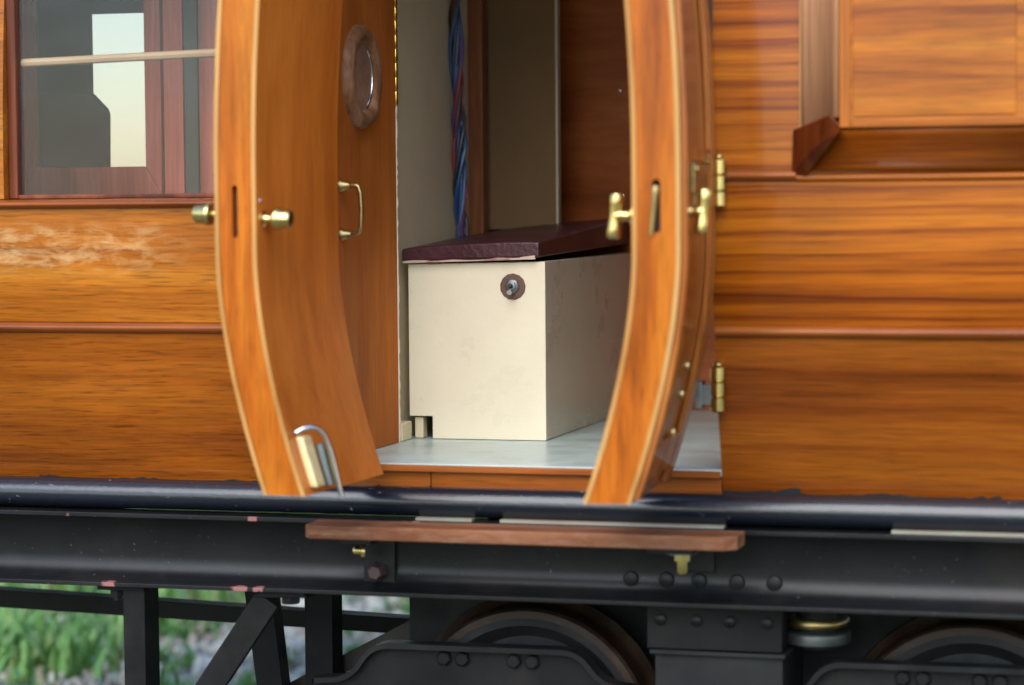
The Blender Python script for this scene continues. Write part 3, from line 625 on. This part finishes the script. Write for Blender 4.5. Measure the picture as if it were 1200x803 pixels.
for y in (148, 974):
    rl = obj('rail', MB().prism([(y-40, GZ), (y+40, GZ), (y+40, GZ+6), (y+8, GZ+12), (y+8, GZ+24), (y+20, GZ+28), (y+20, GZ+45), (y-20, GZ+45), (y-20, GZ+28), (y-8, GZ+24), (y-8, GZ+12), (y-40, GZ+6)], -3000, 3000, 'X'), 'brownsteel')
    rl['label'] = 'rusty steel rail under the near wheels' if y < 500 else 'rusty steel rail under the far wheels'; rl['category'] = 'rail'; rl['group'] = 'rails under the carriage'

# ------------------------------------------------------------------ locker inside the doorway
lk = thing('locker', (-150, 540, -150), 'cream painted locker box with maroon padded lid standing inside the doorway', 'locker')
fp = [(-243, -120), (-211, -120), (-211, -150), (-54, -150), (-54, 86), (-243, 83)]
obj('front_panel', MB().prism(fp, 355, 367), 'cream', lk, bevel=1.2)
obj('side_panel', B(-66, -54.3, 367.3, 868, -150, 86), 'cream', lk, bevel=1.2)
obj('side_panel', B(-243, -231, 367.3, 868, -120, 83), 'cream', lk)
lid = MB(); nx, ny = 10, 12; vs = []
def lz(a, b): return 103+9*a+19*b+8*a*b + 7*math.sin(math.pi*min(max(a, 0), 1))**.5*math.sin(math.pi*min(max(b*.92+.04, 0), 1))**.5
for j in range(ny+1):
    for i in range(nx+1): a = i/nx; b = j/ny; vs.append((-249+190*a, 346+520*b, lz(a, b)))
for j in range(ny+1):
    for i in range(nx+1): a = i/nx; b = j/ny; vs.append((-249+190*a, 346+520*b, 86.5+5*a+9*b))
S_ = (nx+1)*(ny+1); fs = []
for j in range(ny):
    for i in range(nx):
        a = j*(nx+1)+i; fs += [(a, a+1, a+nx+2, a+nx+1), (S_+a, S_+a+nx+1, S_+a+nx+2, S_+a+1)]
for i in range(nx):
    fs += [(i, S_+i, S_+i+1, i+1)]; a = ny*(nx+1)+i; fs += [(a, a+1, S_+a+1, S_+a)]
for j in range(ny):
    a = j*(nx+1); b = a+nx+1; fs += [(a, b, S_+b, S_+a)]; a += nx; b += nx; fs += [(a, S_+a, S_+b, b)]
ldo = obj('lid', lid.add(vs, fs), 'maroon', lk, bevel=3, seg=3)
tl = MB(); pts_t = []; pts_b = []
for i in range(25):
    a = i/24; x = -247+182*a; pts_b.append((x, 84.2+5*a)); pts_t.append((x, 85.5+5*a+max(.3, (1.6+1.3*math.sin(i*.83)+1.5*math.sin(i*.29+1)+random.uniform(-.5, .5)))*min(1, .4+a)))
tl.prism(pts_b+pts_t[::-1], 344.4, 350); obj('torn_lining', tl, 'lining', ldo)
sw = obj('switch_surround', MB().lathe([(6, 0), (15.5, 0), (17.5, 1), (16.5, 2), (9, 2.4), (6, 2)], (-98, 354.8, 53), (0, -1, 0), 13), 'wear_ring', lk)
obj('switch_nut', MB().lathe([(4, 0), (10.5, 0), (10.5, 3), (9, 4.5), (6.5, 5), (6.5, 9), (4, 9.5), (3.5, 5)], (-98, 353, 54), (0, -1, 0), 6), 'galv', sw)
obj('switch_lever', MB().tube([(-98, 350, 54), (-97.5, 340, 49), (-97, 333, 46)], [2.2, 2.8, 3.6], 10), 'steel', sw)

# ------------------------------------------------------------------ wiring loom
wl = thing('wiring_loom', (-246, 600, 100), 'twisted bundle of blue, red and black wires hanging in the corner by the post', 'wires')
cols = ['blue', 'blue', 'red', 'blue', 'rubber', 'red', 'blue', 'rubber', 'blue', 'rubber']
for k, cn in enumerate(cols):
    path = []
    ph0 = k*6.283/len(cols)+random.random()*.4; rad = 7.5 if k % 3 else 3
    for i in range(90):
        z = 60+i*6.2; tw = z*.030+ph0+.5*math.sin(z*.021+k); r_ = rad*(1+.25*math.sin(z*.05+k*1.7))
        path.append((-245+r_*math.cos(tw)+3*math.sin(z*.012), 600+r_*math.sin(tw), z))
    obj('wire', MB().tube(path, 2.7, 7), cn, wl)

# ------------------------------------------------------------------ seat seen dimly through the pane
st = thing('seat', (-730, 400, -150), 'dark grey high-backed seat seen dimly through the window panes', 'seat')
obj('backrest', MB().prism([(-840, -60), (-664, -60), (-661, 230), (-660, 288), (-663, 296), (-682, 315), (-690, 319), (-840, 318)], FY+24, FY+36), 'greyfab', st, bevel=3, seg=3)
obj('cushion', B(-840, -645, FY+60, FY+220, -60, -30), 'greyfab', st, bevel=4)
obj('base', B(-835, -650, FY+62, FY+215, -150, -60.5), 'mahog', st)
